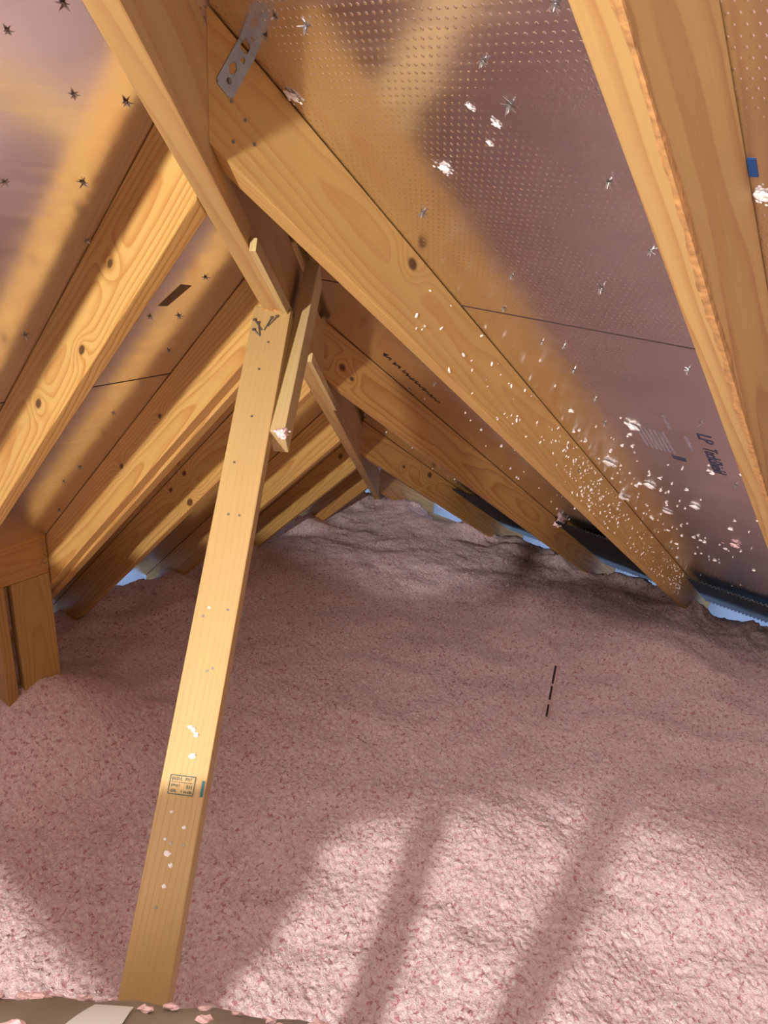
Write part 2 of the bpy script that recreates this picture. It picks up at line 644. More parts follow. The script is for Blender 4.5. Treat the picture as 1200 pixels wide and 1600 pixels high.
wR0 = wood('wood_near_right', 1.0, (), (0.66, 0.41, 0.18), (0.43, 0.21, 0.075), z0=0.01, pitch=0.016)
wR1 = wood('wood_long_right', 2.0, [kR(RA[1], 2.124, 1.350, 0.0105), kR(RA[1], 1.226, 0.732, 0.007)], (0.68, 0.40, 0.155), (0.50, 0.245, 0.075), contrast=0.65, z0=-0.02, pitch=0.0085)
wR2 = wood('wood_swirl_right', 4.0, [kR(RA[2], 1.654, 0.985, 0.011), kR(RA[2], 1.61, 0.945, 0.007), kR(RA[2], 0.049, 0.035, 0.016)], ORG, ORGD, contrast=0.95)
wR3 = wood('wood_knot_right', 5.0, [kR(RA[3], 0.223, 0.11, 0.016), kR(RA[3], 0.45, 0.21, 0.008)], ORG, ORGD, contrast=0.9)
wR4 = wood('wood_far', 6.0, (), ORG, ORGD)
wL1 = wood('wood_knotty_left', 7.0, [kL(LB[0], 1.450, 1.333, 0.0085), kL(LB[0], 1.345, 1.175, 0.0080), kL(LB[0], 1.174, 1.038, 0.010)], YEL, YELD, contrast=0.85, slope=0.03)
wL2 = wood('wood_striped_left', 8.0, [kL(LB[1], 0.799, 0.699, 0.008), kL(LB[1], 0.985, 0.888, 0.006)], YEL, YELD, z0=0.05, contrast=0.8)
wL3 = wood('wood_dotted_left', 9.0, [kL(LB[2], 0.579, 0.405, 0.013), kL(LB[2], 0.553, 0.505, 0.010), kL(LB[2], 0.474, 0.420, 0.009)], YEL, YELD)
wL4 = wood('wood_left_far', 10.0, (), YEL, YELD, contrast=0.95)
wL5 = wood('wood_left_farther', 11.0, [kL(LB[4], 0.3, 0.24, 0.012)], YEL, YELD)

r0 = rafter_right(RA[0], wR0, 'nearest right slope rafter with a rough barky lower edge')
r1 = rafter_right(RA[1], wR1, 'long sunlit right slope rafter speckled with insulation, metal strap at its top')
r2 = rafter_right(RA[2], wR2, 'right slope rafter with swirling grain behind the long speckled one')
r3 = rafter_right(RA[3], wR3, 'shorter knotty right slope rafter, second behind the long speckled one')
r4 = rafter_right(RA[4], wR4, 'shortest right slope rafter in the far corner')
l1 = rafter_left(LB[0], wL1, 'nearest wide left slope rafter with curly grain and dark knot holes')
l2 = rafter_left(LB[1], wL2, 'striped left slope rafter running down to the short header', foot=-0.55)
l2b = rafter_left(LB[1] - TH - 0.001, wood('wood_sister', 12.0, (), YEL, ORGD, z0=0.05), 'sister board doubled against the back of the striped left rafter', foot=-0.55, name='sister_rafter', dz=0.012)
l3 = rafter_left(LB[2], wL3, 'left slope rafter with dark round knots, half in shade behind the doubled one')
l4 = rafter_left(LB[3], wL4, 'left slope rafter seen on both sides of the tilted brace')
l5 = rafter_left(LB[4], wL5, 'second last left slope rafter just behind the brace')
l6 = rafter_left(LB[5], wR4, 'shortest left slope rafter in the far corner')
l0 = rafter_left(2.97, wR4, 'left slope rafter mostly out of frame at the top left corner')
rm = rafter_right(2.94, wR4, 'right slope rafter overhead beside the camera, out of frame')

# wane: the rough barky corner of the nearest right rafter
bm = bmesh.new()
prev = None
n = 150
for i in range(n + 1):
    X = -0.4 + 3.2 * i / n
    wv = 0.004 + 0.012 * max(0.0, noise.noise(Vector((X * 4.0, 0, 0))) + 0.25 + 0.5 * noise.noise(Vector((X * 21, 3, 0))))
    hv = 0.004 + 0.014 * max(0.0, noise.noise(Vector((X * 5.0, 8, 0))) + 0.3 + 0.5 * noise.noise(Vector((X * 26, 5, 0))))
    base = Vector((X, RA[0], zr(X) - DR))
    bulge = 0.0012 + 0.0016 * abs(noise.noise(Vector((X * 40, 1, 1))))
    ring = [base + Vector((0, -wv, -0.0003)), base + Vector((0, -wv * 0.4, -bulge)), base + Vector((0, bulge, -bulge)),
            base + Vector((0, bulge, hv * 0.4)), base + Vector((0, 0.0003, hv))]
    ring = [bm.verts.new(p) for p in ring]
    if prev:
        for q in range(4):
            bm.faces.new((prev[q], prev[q + 1], ring[q + 1], ring[q]))
    prev = ring
child_mesh('wane_edge', bm, M['bark'], r0)['label'] = 'rough brown barky edge'

# ------------------------------------------------------------------ hip board
HD = 0.195
hd_dir = Vector((K, 1, PL))
hn = Vector((-1, K, 0)).normalized()
wH = wood('wood_hip', 13.0, (), (0.62, 0.375, 0.165), (0.42, 0.215, 0.085), contrast=0.6, pitch=0.02)


def hipline(s, dz=0.0, off=0.0):
    return Vector((K * s, s, zl(s) + dz)) + hn * off


def hip_board(s0, s1, name, label, mat):
    h = HT / 2
    # ridge backing keeps the top corners under both decks
    tl, tr = -0.030, -0.030
    pts = [hipline(s0, -HD, -h), hipline(s1, -HD, -h), hipline(s1, -HD, h), hipline(s0, -HD, h),
           hipline(s0, tl, -h), hipline(s1, tl, -h), hipline(s1, tr, h), hipline(s0, tr, h)]
    mid = hipline((s0 + s1) / 2, -HD / 2)
    mw = frame(mid, hd_dir, Vector((-K * PL, -PL, K * K + 1)))
    o = hexa(name, pts, mw, mat)
    return tag(o, label, 'hip rafter')


hip = hip_board(-0.45, 4.4, 'hip_rafter', 'deep hip board running overhead from the top left to the far corner', wH)


def hip_strip(s0, s1, label):
    h = HT / 2
    p0, p1 = hipline(s0, -HD + 0.004, h + 0.008), hipline(s1, -HD + 0.004, h + 0.008)
    o = board('wood_strip', p0, p1, 0.022, 0.011, (0, 0, 1), M['pale'], None, 0.001)
    return tag(o, label, 'wood strip')


hip_strip(1.435, 1.612, 'thin pale wood strip nailed on the hip beside the top of the brace')
hip_strip(1.045, 1.306, 'thin pale wood strip on the hip behind the tilted brace')

# ------------------------------------------------------------------ tilted brace with its scab board
S_TOP = Vector((2.196, 1.462, 1.675))
S_BOT = Vector((2.873, 1.915, 0.813))
sd = (S_BOT - S_TOP).normalized()
wS = wood('wood_brace', 14.0, (), (0.57, 0.355, 0.165), (0.50, 0.285, 0.11), contrast=0.4, pitch=0.008, z0=0.08)
s_end = S_TOP + sd * ((S_TOP.z + 0.10) / -sd.z)
brace = board('brace', S_TOP + sd * -0.004, s_end, 0.0735, 0.034, hn, wS)
tag(brace, 'pale tilted wooden brace standing under the hip, lumber stamp near its foot', 'brace')
SN = sd.cross(hn).normalized()
if SN.dot(CAM - S_TOP) < 0:
    SN = -SN


def on_brace(t, u, off=0.0):
    """t metres down the brace, u metres across (to the right), on its front face"""
    return S_TOP + sd * t + hn * u + SN * (0.017 + off)


scab = board('scab_board', (2.030, 1.411, 1.737), (2.309, 1.597, 1.469), 0.070, 0.030, SN, wood('wood_scab', 15.0, (), (0.60, 0.42, 0.22), (0.5, 0.31, 0.14), contrast=0.3))
tag(scab, 'short board nailed to the hip just behind the brace top', 'board')

# nail heads and bent nails on the brace
for t, u in [(0.075, 0.004), (0.135, -0.004), (0.235, -0.001), (0.33, -0.017), (0.43, 0.010), (0.43, -0.010), (0.60, 0.02), (0.615, -0.02),
             (0.70, 0.012), (0.705, 0.004), (0.97, -0.002), (0.97, 0.018), (1.06, -0.006)]:
    bm = bmesh.new()
    bm_cyl(bm, on_brace(t, u, -0.001), on_brace(t, u, 0.0007), 0.0024, seg=12)
    child_mesh('nail_head', bm, M['nail'], brace)
for (t0, u0, t1, u1) in [(0.030, -0.030, 0.050, -0.012), (0.052, -0.028, 0.064, -0.014), (0.036, -0.022, 0.062, -0.014), (0.022, 0.002, 0.050, -0.008), (0.018, 0.012, 0.040, -0.002)]:
    bm = bmesh.new()
    bm_cyl(bm, on_brace(t0, u0, 0.003), on_brace(t1, u1, 0.0005), 0.0014, seg=8)
    bm_cyl(bm, on_brace(t0, u0, 0.0025), on_brace(t0, u0, 0.0045), 0.003, seg=10)
    child_mesh('bent_nail', bm, M['nail'], brace)
# splintered top of the brace
bm = bmesh.new()
for k in range(7):
    u = -0.016 + 0.005 * k
    L_ = random.uniform(0.008, 0.020)
    bm_cyl(bm, on_brace(0.006, u, -0.004), on_brace(0.006 - L_, u + random.uniform(-0.004, 0.006), 0.006), 0.0035, 0.0006, 5)
child_mesh('splintered_end', bm, wood('wood_splinter', 16.0, (), (0.62, 0.30, 0.09), (0.4, 0.16, 0.04)), brace)

# lumber grade stamp
ST, SU = 0.0, 0.0
FT = bpy.data.curves


def text_mesh(body, size, mw, mat, parent, name='lettering', ext=0.0002, sx=1.0, off=0.0):
    c = FT.new(name + '_text', 'FONT')
    c.body = body
    c.size = size
    c.extrude = ext
    c.offset = off
    c.align_x = 'CENTER'
    c.align_y = 'CENTER'
    tmp = bpy.data.objects.new('tmp', c)
    COL.objects.link(tmp)
    dg = bpy.context.evaluated_depsgraph_get()
    me = bpy.data.meshes.new_from_object(tmp.evaluated_get(dg))
    bpy.data.objects.remove(tmp)
    me.materials.clear()
    me.transform(parent.matrix_world.inverted() @ mw @ Matrix.Diagonal((sx, 1, 1, 1)))
    return link(name, me, mat, parent)


bpy.context.view_layer.update()
stamp_t = 0.885


def brace_frame(t, u, off=0.0004):
    p = on_brace(t, u, off)
    mm = Matrix((hn, -sd, SN)).transposed().to_4x4()
    mm.translation = p
    return mm


bm = bmesh.new()
W_, H_ = 0.040, 0.028
for (cx, cy, sx, sy) in [(0, H_ / 2, W_, .0014), (0, -H_ / 2, W_, .0014), (-W_ / 2, 0, .0014, H_), (W_ / 2, 0, .0014, H_), (0, 0.004, W_ * .9, .0007)]:
    bm_box(bm, brace_frame(stamp_t, -0.002) @ Matrix.Translation((cx, cy, 0)), sx, sy, 0.0004)
child_mesh('grade_stamp', bm, M['ink'], brace)['label'] = 'dark green inked lumber stamp'

def small_print(mw, length, height, seed, mat, parent, name='small_print'):
    """a line of print too small to read: only its strokes"""
    rn = random.Random(seed)
    b_ = bmesh.new()
    x_ = -length / 2
    while x_ < length / 2:
        w_ = height * rn.uniform(0.14, 0.26)
        h_ = height * rn.uniform(0.55, 1.0)
        if rn.random() < 0.82:
            bm_box(b_, mw @ Matrix.Translation((x_ + w_ / 2, rn.uniform(-.1, .1) * height, 0)), w_, h_, 0.0004)
            if rn.random() < 0.5:
                bm_box(b_, mw @ Matrix.Translation((x_ + w_, rn.choice((-.35, 0, .35)) * height, 0)), w_ * 2, height * 0.16, 0.0004)
        x_ += w_ + height * rn.uniform(0.12, 0.3)
    return child_mesh(name, b_, mat, parent)


for k, (dx, dy, ln, sz) in enumerate([(-0.010, 0.0090, 0.014, 0.0060), (0.010, 0.0095, 0.011, 0.0048), (-0.009, -0.0008, 0.015, 0.0048), (0.0115, -0.0015, 0.008, 0.0064), (-0.011, -0.0090, 0.012, 0.0052), (0.009, -0.0095, 0.017, 0.0045)]):
    small_print(brace_frame(stamp_t, -0.002) @ Matrix.Translation((dx, dy, 0)), ln, sz, k, M['ink'], brace)
bm = bmesh.new()
bm_box(bm, brace_frame(stamp_t + 0.002, 0.0315), 0.0045, 0.024, 0.0005)
child_mesh('paint_dab', bm, M['teal'], brace)['label'] = 'teal paint dab at the edge'

# ------------------------------------------------------------------ header and posts at the left
HY = 0.32
wHd = wood('wood_header', 17.0, (), ORG, ORGD, contrast=0.6)
hdr = board('header_board', (2.135, HY, zl(0.36) - 0.085), (3.6, HY, zl(0.36) - 0.085), 0.148, 0.038, (0, 0, 1), wHd)
tag(hdr, 'short orange header board butting the striped left rafter', 'header')
for px, pz in [(0.010, 0.03), (0.013, 0.015), (0.009, -0.005), (0.016, -0.022), (0.011, -0.038), (0.02, -0.03)]:
    bm = bmesh.new()
    p = Vector((2.137 + px, HY + 0.019, zl(0.36) - 0.085 + pz))
    bm_cyl(bm, p, p + Vector((0, 0.001, 0)), 0.003, seg=10)
    child_mesh('nail_head', bm, M['nail'], hdr)
post1 = board('post', (2.202, HY, -0.25), (2.202, HY, zl(0.36) - 0.160), 0.132, 0.038, (1, 0, 0), wood('wood_post', 18.0, (), (0.55, 0.33, 0.12), (0.36, 0.17, 0.05), contrast=0.6))
tag(post1, 'wide short post under the header at the left, standing in the insulation', 'post')
post2 = board('post', (2.310, HY - 0.055, -0.25), (2.310, HY - 0.055, zl(0.36) - 0.160), 0.145, 0.038, (0, 1, 0), wood('wood_post_edge', 19.0, (), (0.50, 0.29, 0.105), (0.33, 0.15, 0.045)))
tag(post2, 'narrow post edge at the left frame edge, beside the wide post', 'post')

# ------------------------------------------------------------------ roof deck details
def strip_on(bmf, parent, a, b, width, mat, name, nrm, thick=0.0008):
    bm = bmesh.new()
    a, b = Vector(a), Vector(b)
    mw = frame((a + b) / 2, b - a, nrm)
    bm_box(bm, mw, (b - a).length, width, thick)
    return child_mesh(name, bm, mat, parent)


bpy.context.view_layer.update()
for xs in (1.95,):
    y0 = xs / K + 0.03
    strip_on(None, deck_r, deckR(xs, y0, 0.0002), deckR(xs, 4.6, 0.0002), 0.0035, M['seam'], 'panel_seam', NR)
for ys in (1.035,):
    strip_on(None, deck_l, deckL(0.0, ys, 0.0002) if False else deckL(ys * K + 0.03, ys, 0.0002), deckL(6.5, ys, 0.0002), 0.0035, M['seam'], 'panel_seam', NL)


def nail_tip_mesh(seed):
    rnd = random.Random(seed)
    bm = bmesh.new()
    k = rnd.choice((4, 4, 5))
    a0 = rnd.uniform(0, 6.28)
    for i in range(k):
        a = a0 + 6.283 * i / k + rnd.uniform(-.3, .3)
        r = rnd.uniform(0.006, 0.012)
        h = rnd.uniform(0.002, 0.007)
        d = Vector((math.cos(a), math.sin(a), 0))
        s = Vector((-d.y, d.x, 0))
        q = [Vector((0, 0, 0.0005)) + s * 0.0034, Vector((0, 0, 0.0005)) - s * 0.0034, d * r + Vector((0, 0, h))]
        lo = [bm.verts.new(p) for p in q]
        hi = [bm.verts.new(p + Vector((0, 0, 0.0006))) for p in q]
        bm.faces.new(lo[::-1])
        bm.faces.new(hi)
        for j in range(3):
            bm.faces.new((lo[j], lo[(j + 1) % 3], hi[(j + 1) % 3], hi[j]))
    bm_cyl(bm, (0, 0, -0.002), (0.001, 0.001, 0.009), 0.0016, 0.0006, 7)
    bmesh.ops.recalc_face_normals(bm, faces=bm.faces[:])
    me = bpy.data.meshes.new('nail_tip')
    bm.to_mesh(me)
    bm.free()
    me.materials.append(M['tear'])
    return me


tips = [nail_tip_mesh(i) for i in range(6)]


def nail_tip(parent, p, nrm, i):
    o = bpy.data.objects.new('nail_tip', tips[i % 6])
    COL.objects.link(o)
    o.parent = parent
    mw = frame(p, Vector((0.3, 1, 0)).cross(nrm), nrm)
    s = random.uniform(0.65, 1.05)
    o.matrix_local = parent.matrix_world.inverted() @ mw @ Matrix.Scale(s, 4)


NRP = [(2.554, 1.83), (2.531, 1.79), (2.54, 1.867), (2.433, 2.087), (2.322, 2.171), (2.198, 2.193), (2.225, 1.825), (2.082, 1.918), (2.088, 2.084), (1.968, 1.846), (1.862, 1.881), (1.862, 1.929), (1.633, 1.917), (1.868, 2.176), (1.634, 2.156), (1.489, 1.893), (1.762, 1.913), (2.49, 2.082), (2.547, 2.191), (0.739, 1.585), (1.11, 1.913), (0.259, 1.785), (1.291, 2.181), (1.46, 1.36), (0.093, 0.616), (1.36, 1.199), (0.239, 1.284)]
NLP = [(2.68, 1.602), (2.603, 1.601), (2.609, 1.493), (2.723, 1.489), (2.241, 1.312), (2.315, 1.224), (2.238, 1.217), (2.191, 1.115), (2.223, 0.923), (2.201, 0.704), (2.223, 0.65), (2.154, 0.481), (2.575, 1.21), (2.786, 1.655), (2.736, 1.688), (2.552, 1.399)]
for i, (x, y) in enumerate(NRP):
    nail_tip(deck_r, deckR(x, y), NR, i)
for i, (x, y) in enumerate(NLP):
    nail_tip(deck_l, deckL(x, y), NL, i)

# printing on the right deck: text runs down the slope
def deck_text_frame(x, y, off=0.0006):
    xd = Vector((-1, 0, -PR)).normalized()
    yd = Vector((0, 1, 0))
    mm = Matrix((xd, yd, xd.cross(yd))).transposed().to_4x4()
    mm.translation = deckR(x, y, off)
    return mm


text_mesh('LP', 0.046, deck_text_frame(1.555, 2.150), M['navy'], deck_r, 'printed_lettering', sx=1.25, off=0.0005)
text_mesh('TechShield', 0.046, deck_text_frame(1.425, 2.150), M['navy'], deck_r, 'printed_lettering', sx=0.92, off=0.0005)
small_print(deck_text_frame(1.50, 2.105), 0.095, 0.008, 31, M['faint'], deck_r)
small_print(deck_text_frame(1.60, 2.075), 0.075, 0.010, 32, M['faint'], deck_r)
for (x, y, lx, ly, mt) in [(1.381, 2.057, 0.026, 0.034, 'navy')]:
    bm = bmesh.new()
    bm_box(bm, deck_text_frame(x, y), lx, ly, 0.0005)
    child_mesh('printed_block', bm, M[mt], deck_r)
for k in range(7):
    small_print(deck_text_frame(1.47, 1.985 + 0.011 * k), 0.15, 0.007, 40 + k, M['faint'], deck_r)
bm = bmesh.new()
bm_box(bm, deck_text_frame(2.360, 2.3445), 0.030, 0.009, 0.0006)
child_mesh('blue_tape', bm, M['blue'], deck_r)['label'] = 'small blue tape mark'
# pencil scribble between the two middle right rafters
bm = bmesh.new()
prevp = None
for i in range(46):
    t = i / 45
    p = deckR(1.60 - 0.30 * t, 1.275 + 0.010 * math.sin(i * 1.9) + 0.008 * noise.noise(Vector((i * .7, 0, 0))), 0.0008)
    if prevp is not None and i % 7 != 0:
        bm_cyl(bm, prevp, p, 0.0010, seg=5)
    prevp = p
child_mesh('pencil_scribble', bm, M['pencil'], deck_r)
# bare brown patch on the left deck
bm = bmesh.new()
q = [deckL(2.293, 1.299, .0006), deckL(2.263, 1.294, .0006), deckL(2.289, 1.248, .0006), deckL(2.314, 1.250, .0006)]
lo = [bm.verts.new(p) for p in q]
hi = [bm.verts.new(p - NL * 0.0008) for p in q]
bm.faces.new(lo)
bm.faces.new(hi[::-1])
for i in range(4):
    bm.faces.new((lo[i], lo[(i + 1) % 4], hi[(i + 1) % 4], hi[i]))
child_mesh('bare_patch', bm, M['brownpatch'], deck_l)['label'] = 'dark brown diamond shaped patch'

# ------------------------------------------------------------------ metal strap on the long right rafter
p0 = Vector((2.555, RA[1] + 0.0012, 1.578 + Z0))
p1 = Vector((2.508, RA[1] + 0.0012, 1.640 + Z0))
bm = bmesh.new()
xd = (p1 - p0).normalized()
mw = frame((p0 + p1) / 2, xd, (0, 1, 0))
Ls, Ws, Ts = (p1 - p0).length * 1.0, 0.033, 0.0014
# a plate with real holes: grid of quads minus cells
nxs, nys = 40, 16
holes = [(-0.30, 0.0, 0.0036, 0.0036), (-0.10, 0.004, 0.0075, 0.0056), (0.14, -0.003, 0.0038, 0.0038), (0.32, 0.003, 0.0062, 0.0078)]
verts = {}


def gv(i, j):
    if (i, j) not in verts:
        verts[(i, j)] = bm.verts.new((-Ls / 2 + Ls * i / nxs, -Ws / 2 + Ws * j / nys, 0))
    return verts[(i, j)]


for i in range(nxs):
    for j in range(nys):
        cx, cy = -Ls / 2 + Ls * (i + .5) / nxs, -Ws / 2 + Ws * (j + .5) / nys
        cut = any(((cx - hx * Ls) / ra) ** 2 + ((cy - hy) / rb) ** 2 < 1 for hx, hy, ra, rb in holes)
        corner = cx < -Ls / 2 + 0.006 and abs(cy) > Ws / 2 - 0.004 and (abs(cy) - (Ws / 2 - 0.004)) + (-Ls / 2 + 0.006 - cx) > 0.005
        if not cut and not corner:
            bm.faces.new((gv(i, j), gv(i + 1, j), gv(i + 1, j + 1), gv(i, j + 1)))
bmesh.ops.recalc_face_normals(bm, faces=bm.faces[:])
r_ = bmesh.ops.solidify(bm, geom=bm.faces[:], thickness=Ts)
me = bpy.data.meshes.new('metal_strap')
bm.to_mesh(me)
bm.free()
strap = link('metal_strap', me, M['galv'])
strap.matrix_world = mw
tag(strap, 'grey perforated metal strap on the top of the long right rafter', 'metal strap')
bpy.context.view_layer.update()
bm = bmesh.new()
c = (p0 + p1) / 2 + xd * (-0.30 * Ls)
bm_cyl(bm, c + Vector((0, -0.001, 0)), c + Vector((0, 0.0016, 0)), 0.003, seg=12)
child_mesh('nail_head', bm, M['nail'], strap)
# nails near the rafter top
for X, z in [(2.541, 1.568), (2.518, 1.548), (2.539, 1.521), (2.502, 1.520)]:
    bm = bmesh.new()
    p = Vector((X, RA[1], z + Z0))
    bm_cyl(bm, p + Vector((0, -.001, 0)), p + Vector((0, .0009, 0)), 0.0026, seg=12)
    child_mesh('nail_head', bm, M['nail'], r1)

# ------------------------------------------------------------------ vent baffles at the eaves
def baffle(ya, yb, x0, x1, label):
    bm = bmesh.new()
    nrib = 28
    rows = []
    for xx in (x0, x1):
        row = []
        for i in range(nrib * 2 + 1):
            y = ya + (yb - ya) * i / (nrib * 2)
            row.append(bm.verts.new(deckR(xx, y, 0.022 + (0.010 if i % 2 else 0.0))))
        rows.append(row)
    for i in range(nrib * 2):
        bm.faces.new((rows[0][i], rows[0][i + 1], rows[1][i + 1], rows[1][i]))
    bmesh.ops.recalc_face_normals(bm, faces=bm.faces[:])
    bmesh.ops.solidify(bm, geom=bm.faces[:], thickness=0.002)
    me = bpy.data.meshes.new('vent_baffle')
    bm.to_mesh(me)
    bm.free()
    o = link('vent_baffle', me, M['black'])
    return tag(o, label, 'vent baffle', 'black vent baffles at the right eave')


baffle(RA[1] + 0.02, RA[0] - TH - 0.02, -0.70, -0.20, 'black ribbed vent baffle at the eave right of the long speckled rafter')
baffle(RA[2] + 0.02, RA[1] - TH - 0.02, -0.70, 0.10, 'black ribbed vent baffle between the long speckled rafter and the swirling one')
baffle(RA[3] + 0.02, RA[2] - TH - 0.02, -0.70, 0.02, 'black ribbed vent baffle left of the swirling right rafter')

# wall plates at the eaves
pl1 = board('wall_plate', (-0.57, -0.30, -0.085), (-0.57, 4.6, -0.085), 0.085, 0.038, (1, 0, 0), wood('wood_plate', 20.0, (), (0.60, 0.44, 0.25), (0.5, 0.34, 0.17), contrast=0.4))
tag(pl1, 'pale wall plate showing along the right eave behind the insulation', 'wall plate')
pl2 = board('wall_plate', (-0.55, -0.40, -0.085), (6.6, -0.40, -0.085), 0.085, 0.038, (0, 1, 0), wood('wood_plate_left', 21.0, (), (0.55, 0.38, 0.2), (0.45, 0.28, 0.13), contrast=0.4))
tag(pl2, 'wall plate showing along the left eave behind the insulation', 'wall plate')

# ------------------------------------------------------------------ depth marker stake
mk = Vector((0.831, 1.623, ins_h(0.831, 1.623)))
bm = bmesh.new()
bm_box(bm, Matrix.Translation(mk + Vector((0, 0, 0.085))), 0.004, 0.016, 0.34)
me = bpy.data.meshes.new('depth_marker')
stk = link('depth_marker', me, M['marker'])
stk.location = mk
bm.transform(Matrix.Translation(-mk))
bm.to_mesh(me)
bm.free()
tag(stk, 'thin insulation depth marker standing in the middle of the pink floor', 'depth marker')
bpy.context.view_layer.update()
for z0_, z1_ in [(0.004, 0.062), (0.085, 0.150), (0.162, 0.245)]:
    bm = bmesh.new()
    bm_box(bm, Matrix.Translation(mk + Vector((0.0022, -0.002, (z0_ + z1_) / 2))), 0.001, 0.0085, z1_ - z0_)
    child_mesh('dark_scale', bm, M['black'], stk)

# ------------------------------------------------------------------ flexible duct in the foreground
dc = Vector((3.132, 2.243, 1.122))
rh = Vector((0.605, -0.796, 0)).normalized()
bm = bmesh.new()
prev = None
R_ = 0.165


def drop(s):
    return (0.35 * s * s + 0.05 * s ** 4) if s > 0 else 0.55 * s * s / (1 + 1.2 * s * s) + 0.75 * max(0.0, -0.8 - s) ** 2


NS = 160
for i in range(NS + 1):
    s = -1.75 + 2.31 * i / NS
    cz = dc.z - drop(s)
    ctr = Vector((dc.x, dc.y, cz)) + rh * s
    tg = (rh + Vector((0, 0, (drop(s - 0.01) - drop(s + 0.01)) / 0.02))).normalized()
    nn = tg.cross(Vector((-0.796, -0.605, 0))).normalized()
    bb = tg.cross(nn)
    rr_ = R_ * (1.0 + 0.012 * math.sin(i * 1.25))
    ring = [bm.verts.new(ctr + (nn * math.cos(a) + bb * math.sin(a)) * rr_) for a in [6.28318 * k / 40 for k in range(40)]]
    if prev:
        for k in range(40):
            f = bm.faces.new((prev[k], prev[(k + 1) % 40], ring[(k + 1) % 40], ring[k]))
            f.smooth = True
    else:
        bm.faces.new(ring)
    prev = ring
bm.faces.new(prev[::-1])
bmesh.ops.recalc_face_normals(bm, faces=bm.faces[:])
bm.transform(Matrix.Translation(-dc))
me = bpy.data.meshes.new('flexible_duct')
bm.to_mesh(me)
bm.free()
duct = link('flexible_duct', me, M['duct'])
duct.location = dc
tag(duct, 'grey brown flexible duct arching across the bottom edge, dusted with flecks', 'duct')
bpy.context.view_layer.update()


bm = bmesh.new()
pv = []
for i in range(7):
    row = []
    for j in range(7):
        sv = 0.000 + 0.045 * i / 6 * (1 - 0.3 * j / 6)
        a = 0.40 + 0.30 * j / 6
        tg = (rh + Vector((0, 0, (drop(sv - 0.01) - drop(sv + 0.01)) / 0.02))).normalized()
        nn = Vector((0, 0, 1)) - tg * tg.z
        nn.normalize()
        row.append(bm.verts.new(Vector((dc.x, dc.y, dc.z - drop(sv))) + rh * sv + (nn * math.cos(a) + Vector((-0.796, -0.605, 0)) * math.sin(a)) * (R_ * 1.016)))
    pv.append(row)
for i in range(6):
    for j in range(6):
        bm.faces.new((pv[i][j], pv[i + 1][j], pv[i + 1][j + 1], pv[i][j + 1]))
bmesh.ops.recalc_face_normals(bm, faces=bm.faces[:])
bmesh.ops.solidify(bm, geom=bm.faces[:], thickness=0.0008)
child_mesh('tape_patch', bm, plain('white_tape', (0.82, 0.84, 0.80), 0.5), duct)['label'] = 'white tape patch'

# ------------------------------------------------------------------ unseen box added left of the frame to block lamp light
blocker = bpy.data.objects.new('light_blocker', None)
COL.objects.link(blocker)
blocker.location = (3.525, 1.42, 0.0)
tag(blocker, 'grey metal box added out of frame at the left to shade the brace foot and floor', 'light blocker')
bpy.context.view_layer.update()
M['blocker_body'] = plain('blocker_steel', (0.30, 0.30, 0.29), 0.5, 0.3)
BLK = [('blocker_body', (3.525, 1.42, 0.95), (0.25, 1.02, 0.48)), ('blocker_rim', (3.525, 1.42, 1.196), (0.29, 1.06, 0.012))]
for lx in (3.43, 3.62):
    for ly in (0.95, 1.89):
        BLK.append(('blocker_leg', (lx, ly, 0.33), (0.035, 0.035, 0.76)))
for nm, c, sz in BLK:
    bm = bmesh.new()
    vv = bm_box(bm, Matrix.Translation(c), *sz)
    bmesh.ops.bevel(bm, geom=bm.edges[:], offset=0.004, segments=2, affect='EDGES')
    child_mesh(nm, bm, M['blocker_body'], blocker)
shpost = board('shadow_post', (2.97, 2.30, -0.1), (2.97, 2.30, 0.94), 0.075, 0.036, (-0.6, 0.8, 0), M['pale'])  # unseen stud, added so its shadow streaks across the insulation
tag(shpost, 'upright stud added out of frame under the duct to cast a shadow streak on the floor', 'post')

# ------------------------------------------------------------------ insulation fluff
def clump(name, p, r, mat, label, flat=None, squash=0.5, seed=0, group=None, stretch=1.0):
    bm = bmesh.new()
    z = Vector(flat) if flat is not None else Vector((0, 0, 1))
    xd = Vector((0.3, 0.9, 0.2)).cross(z)
    mw = frame((0, 0, 0), xd, z) @ Matrix.Diagonal((stretch, 1, squash, 1))
    lump(bm, mw, r * 0.72, seed, 3, 0.9)
    for k in range(11):
        d = Vector((random.gauss(0, 0.6), random.gauss(0, 0.6), random.uniform(-0.1, 0.3))) * r
        lump(bm, mw @ Matrix.Translation(d) @ Matrix.Diagonal((random.uniform(0.7, 1.7), 1, 0.8, 1)), r * random.uniform(.12, .40), seed + k * 1.3, 2, 0.9)
    for f in bm.faces:
        f.smooth = True
    me = bpy.data.meshes.new(name)
    bm.to_mesh(me)
    bm.free()
    o = link(name, me, mat)
    o.location = p
    return tag(o, label, 'insulation tuft', group)


